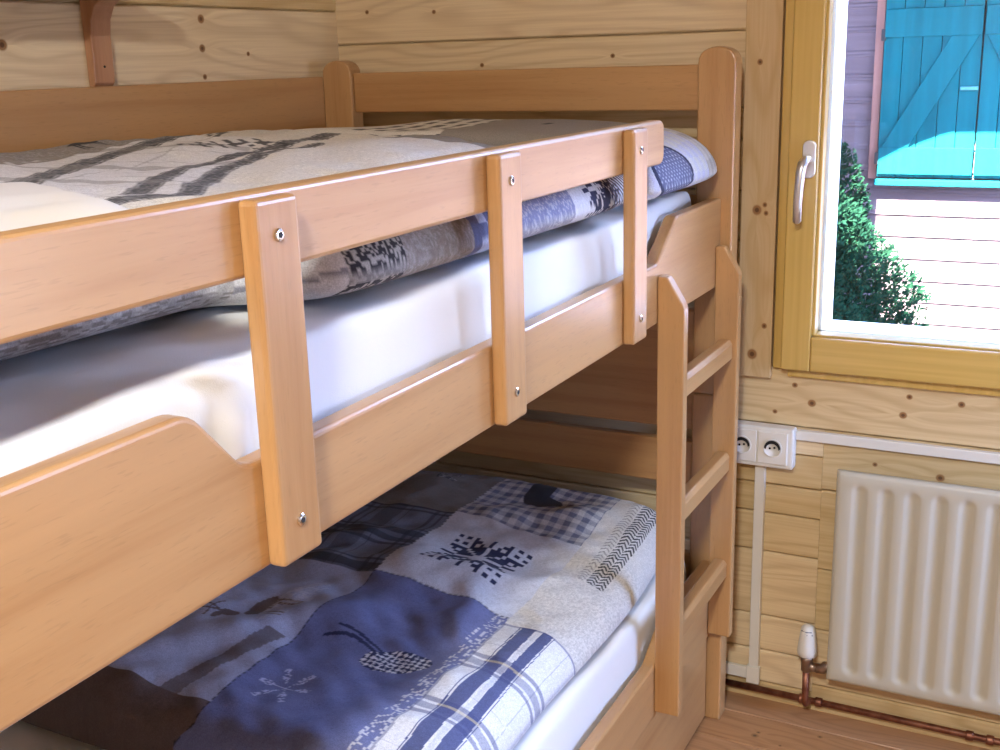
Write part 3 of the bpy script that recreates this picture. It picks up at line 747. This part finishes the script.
# ------------------------------------------------------------------ socket and cable trunking
so = empty('wall_socket', (1.03, 0, .58), 'white surface-mounted multiple power socket on the pine wall beside the bunk post', 'socket')
box('housing', .93, 1.121, -.034, -.002, .577, .668, M_white, so, bevel=.005, seg=3)
for cx in (.945, 1.011, 1.077):
    f = box('faceplate', cx - .031, cx + .0325, -.038, -.033, .587, .659, M_white, so, bevel=.002)
    m = MB()    # round recess wall seen as a ring, with dark pin holes and the earth clips
    pts = [(.0205, -.0385), (.0205, -.0400), (.0190, -.0405), (.0175, -.0390), (.0170, -.0383)]
    lathe(m, (cx + .001, 0, .624), [(r, y) for r, y in pts], 1, 28)
    m.build('socket_ring', M_white, f, smooth=True)
    m = MB(); n = 16                                             # dark crescent: shade painted in under the recess's upper lip
    o_ = [(cx + .001 + .0172 * math.cos(math.pi * k / n), .624 + .0172 * math.sin(math.pi * k / n)) for k in range(n + 1)]
    i_ = [(cx + .001 + .0135 * math.cos(math.pi * k / n), .621 + .0135 * math.sin(math.pi * k / n)) for k in range(n, -1, -1)]
    m.prism(o_ + i_, 1, -.0412, -.0400)
    m.prism([(cx - .004 + .0024 * math.cos(a), .624 + .0024 * math.sin(a)) for a in [k * math.pi / 5 for k in range(10)]], 1, -.0412, -.04)
    m.prism([(cx + .006 + .0024 * math.cos(a), .626 + .0024 * math.sin(a)) for a in [k * math.pi / 5 for k in range(10)]], 1, -.0412, -.04)
    m.build('pin_holes_and_shade', M_dark, f)
tk = box('cable_trunking', 1.1215, RX - .002, -.016, -.0025, .641, .6625, M_white, bevel=.002)
tagp(tk, 'long horizontal white cable trunking from the socket above the radiator', 'trunking')
m = MB(); m.box(1.036, 1.058, -.016, -.0005, .06, .5765)
t2 = m.build('cable_trunking', M_white, bevel=.002); tagp(t2, 'short vertical white cable trunking dropping from the socket to the skirting', 'trunking')
m = MB(); m.box(1.032, 1.062, -.019, -.0055, .043, .086); m.box(.80, 1.033, -.016, -.0055, .052, .080)
m.build('corner_piece', M_white, t2, bevel=.002)

# ------------------------------------------------------------------ wall shelf with bracket (upper left)
sh = empty('wall_shelf', (.06, -1.1, 1.41), 'wooden wall shelf with a long bracket above the upper bunk', 'shelf')
box('shelf_board', .001, .14, -1.9, -.735, 1.566, 1.588, M_shelf, sh, bevel=.003)
pr = [(.001, 1.412), (.012, 1.412), (.018, 1.420), (.020, 1.50), (.024, 1.528), (.036, 1.550), (.060, 1.566), (.001, 1.566)]
bk = prism('bracket', pr, 1, -.790, -.742, M_shelf, sh, bevel=.002)
for zz in (1.518, 1.447):
    m = MB(); lathe(m, (.0195, -.766, zz), [(.0022, 0), (.0022, .0012), (.0010, .0013)], 0, 10); m.build('nail', M_dark, bk)

# ------------------------------------------------------------------ ceiling lamp (behind the photographer)
cl = empty('ceiling_lamp', (1.6, -3.0, 2.499), 'round white ceiling lamp', 'lamp')
m = MB(); lathe(m, (1.6, -3.0, 2.405), [(.14, .0), (.17, .02), (.17, .094)], 2, 32); m.build('lamp_base', M_white, cl, smooth=False)
m = MB(); lathe(m, (1.6, -3.0, 2.365), [(.06, .0), (.11, .012), (.138, .04)], 2, 32); m.build('lamp_glass', M_lamp, cl, smooth=True)

# ------------------------------------------------------------------ outside
M_gravel = NT('pale_gravel'); M_gravel = M_gravel.fin(M_gravel.ramp(M_gravel.noise(M_gravel.pos(), 60, 4), [(.3, (.12, .11, .10)), (.7, (.16, .15, .14))]), .9)
tagp(box('ground_outside', RX + .13, 80, -40, .125, -.30, -.20, M_gravel), kind='structure')
tagp(box('ground_outside', -8, 80, .13, 60, -.30, -.20, M_gravel), kind='structure')
def painted(name, col, col2, axis, sc=20.):
    t = NT(name); p = t.pos(); st = [sc] * 3; st[axis] = 1.2
    g_ = t.noise(t.vmath('MULTIPLY', p, tuple(st)), 1., 4, .6, .5)
    t.bump(g_, .2, .002)
    return t.fin(t.ramp(g_, [(.3, col), (.7, col2)]), .85, Specular_IOR_Level=.15)
M_siding = painted('weathered_siding', (.080, .055, .060), (.112, .079, .086), 0)
M_teal = painted('teal_paint', (.0, .058, .070), (.001, .085, .100), 2, 30.)
M_pink = painted('weathered_trim', (.16, .075, .06), (.21, .10, .08), 2)
FY = 3.2
hs = empty('neighbouring_house', (1, FY, -.2), 'neighbouring wooden house with purple-grey siding behind the window', 'house')
m = MB(); z = -.2; levels = [.0] + [.0 + .1 + .1015 * i for i in range(23)]
levels = [-.2, -.105, -.003, .098, .20, .30, .40, .502, .605, .704, .798, .899, 1.0, 1.105, 1.209, 1.311, 1.413, 1.518, 1.62, 1.722, 1.825, 1.93]
for a, b in zip(levels[:-1], levels[1:]):
    m.prism([(FY - .006, a), (FY - .006, a + .012), (FY, a + .02), (FY, b), (FY + .12, b), (FY + .12, a)][::1], 0, -3.0, 6.)
    m.box(-3., 6., FY - .009, FY, b - .010, b)
m.build('siding', M_siding, hs, bevel=.002)
# unseen eave slab shaped to shade the facade; the deep left part is added
prism('eave_shade_slab', [(-3., 3.3), (-3., .9), (.742, .9), (.746, 2.13), (.90, 2.215), (1.0, 2.256), (1.05, 2.27), (6., 2.28), (6., 3.3)], 2, 1.95, 2.01, M_siding, hs)
box('shutter_frame', .700, .738, FY - .030, FY - .001, .86, 1.90, M_pink, hs, bevel=.003)
box('window_sill', .735, 1.60, FY - .075, FY - .001, .835, .862, M_teal, hs, bevel=.004)
for k, (a, b) in enumerate(((.742, 1.150), (1.154, 1.56))):
    shx = empty('shutter', (a, FY - .05, .87), ('teal wooden shutter with diagonal brace on the neighbouring house, left leaf' if k == 0 else 'teal wooden shutter on the neighbouring house, right leaf cut by the picture edge'), 'shutter')
    n = 5
    for i in range(n):
        xa = a + (b - a) * i / n; xb = a + (b - a) * (i + 1) / n - .0025
        box('plank', xa, xb, FY - .050, FY - .032, .872, 1.88, M_teal, shx, bevel=.002)
    box('batten', a + .004, b - .003, FY - .064, FY - .050, .885, 1.005, M_teal, shx, bevel=.003)
    box('batten', a + .004, b - .003, FY - .064, FY - .050, 1.483, 1.603, M_teal, shx, bevel=.003)
    x1_, x2_ = (a + .13, b - .012) if k == 0 else (b - .13, a + .012)
    sg = 1 if k == 0 else -1
    prism('brace', [(x1_, 1.005), (x1_ - .115 * sg, 1.005), (x2_ - .115 * sg, 1.483), (x2_, 1.483)][::sg], 1, FY - .064, FY - .050, M_teal, shx, bevel=.003)
    if k == 0:
        box('latch', 1.075, 1.148, FY - .070, FY - .052, 1.252, 1.268, simple('teal_latch', (.04, .17, .18), .7), shx, bevel=.003)
        for zz in (.93, 1.47): box('hinge', a - .012, a + .006, FY - .062, FY - .028, zz, zz + .05, M_dark, shx)
# conifer beside the house: short needles on branching sprays
def conifer(name, cx, cy, zb, zt, rad_, n, label, seed):
    r = np.random.default_rng(seed); root = empty(name, (cx, cy, zb), label, 'shrub')
    tk_ = MB(); tk_.tube([(cx, cy, zb), (cx, cy, zb + (zt - zb) * .5), (cx, cy, zt - .03)], [.03, .02, .004], 8)
    tk_.build('trunk', simple('bark', (.10, .065, .04), .9), root)
    V = []; F = []
    for i in range(n):
        h = r.random() ** 1.25; z = zb + .03 + (zt - zb) * h; R = rad_ * (1 - h) ** .8 + .02
        a = r.uniform(0, 2 * np.pi); q_ = R * (.35 + .65 * r.random() ** .5) * (1 + .16 * np.sin(a * 5 + h * 17))
        p = Vector((cx + q_ * math.cos(a), cy + q_ * math.sin(a), z))
        d = Vector((math.cos(a) + r.normal() * .5, math.sin(a) + r.normal() * .5, .8 + r.normal() * .5)).normalized()
        L = r.uniform(.012, .026)
        for _ in range(5):
            e_ = (d + Vector(r.normal(size=3)) * .55).normalized(); s_ = e_.orthogonal().normalized() * L * .16
            b0 = p + d * r.uniform(-.01, .015); k = len(V)
            V += [tuple(b0 - s_), tuple(b0 + e_ * L * .55 - s_ * 1.6), tuple(b0 + e_ * L), tuple(b0 + e_ * L * .55 + s_ * 1.6)]
            F.append((k, k + 1, k + 2, k + 3))
    t = NT('conifer_green'); g_ = t.noise(t.pos(), 30, 2)
    mt = t.fin(t.ramp(g_, [(.3, (.003, .014, .009)), (.7, (.008, .026, .014))]), 1., Specular_IOR_Level=0.)
    o = mesh('foliage', V, F, mt, root); o['kind'] = 'stuff'
    return root
conifer('conifer_shrub', .42, 2.5, -.2, 1.36, .80, 30000, 'dark green conifer shrub seen through the lower left of the window', 5)
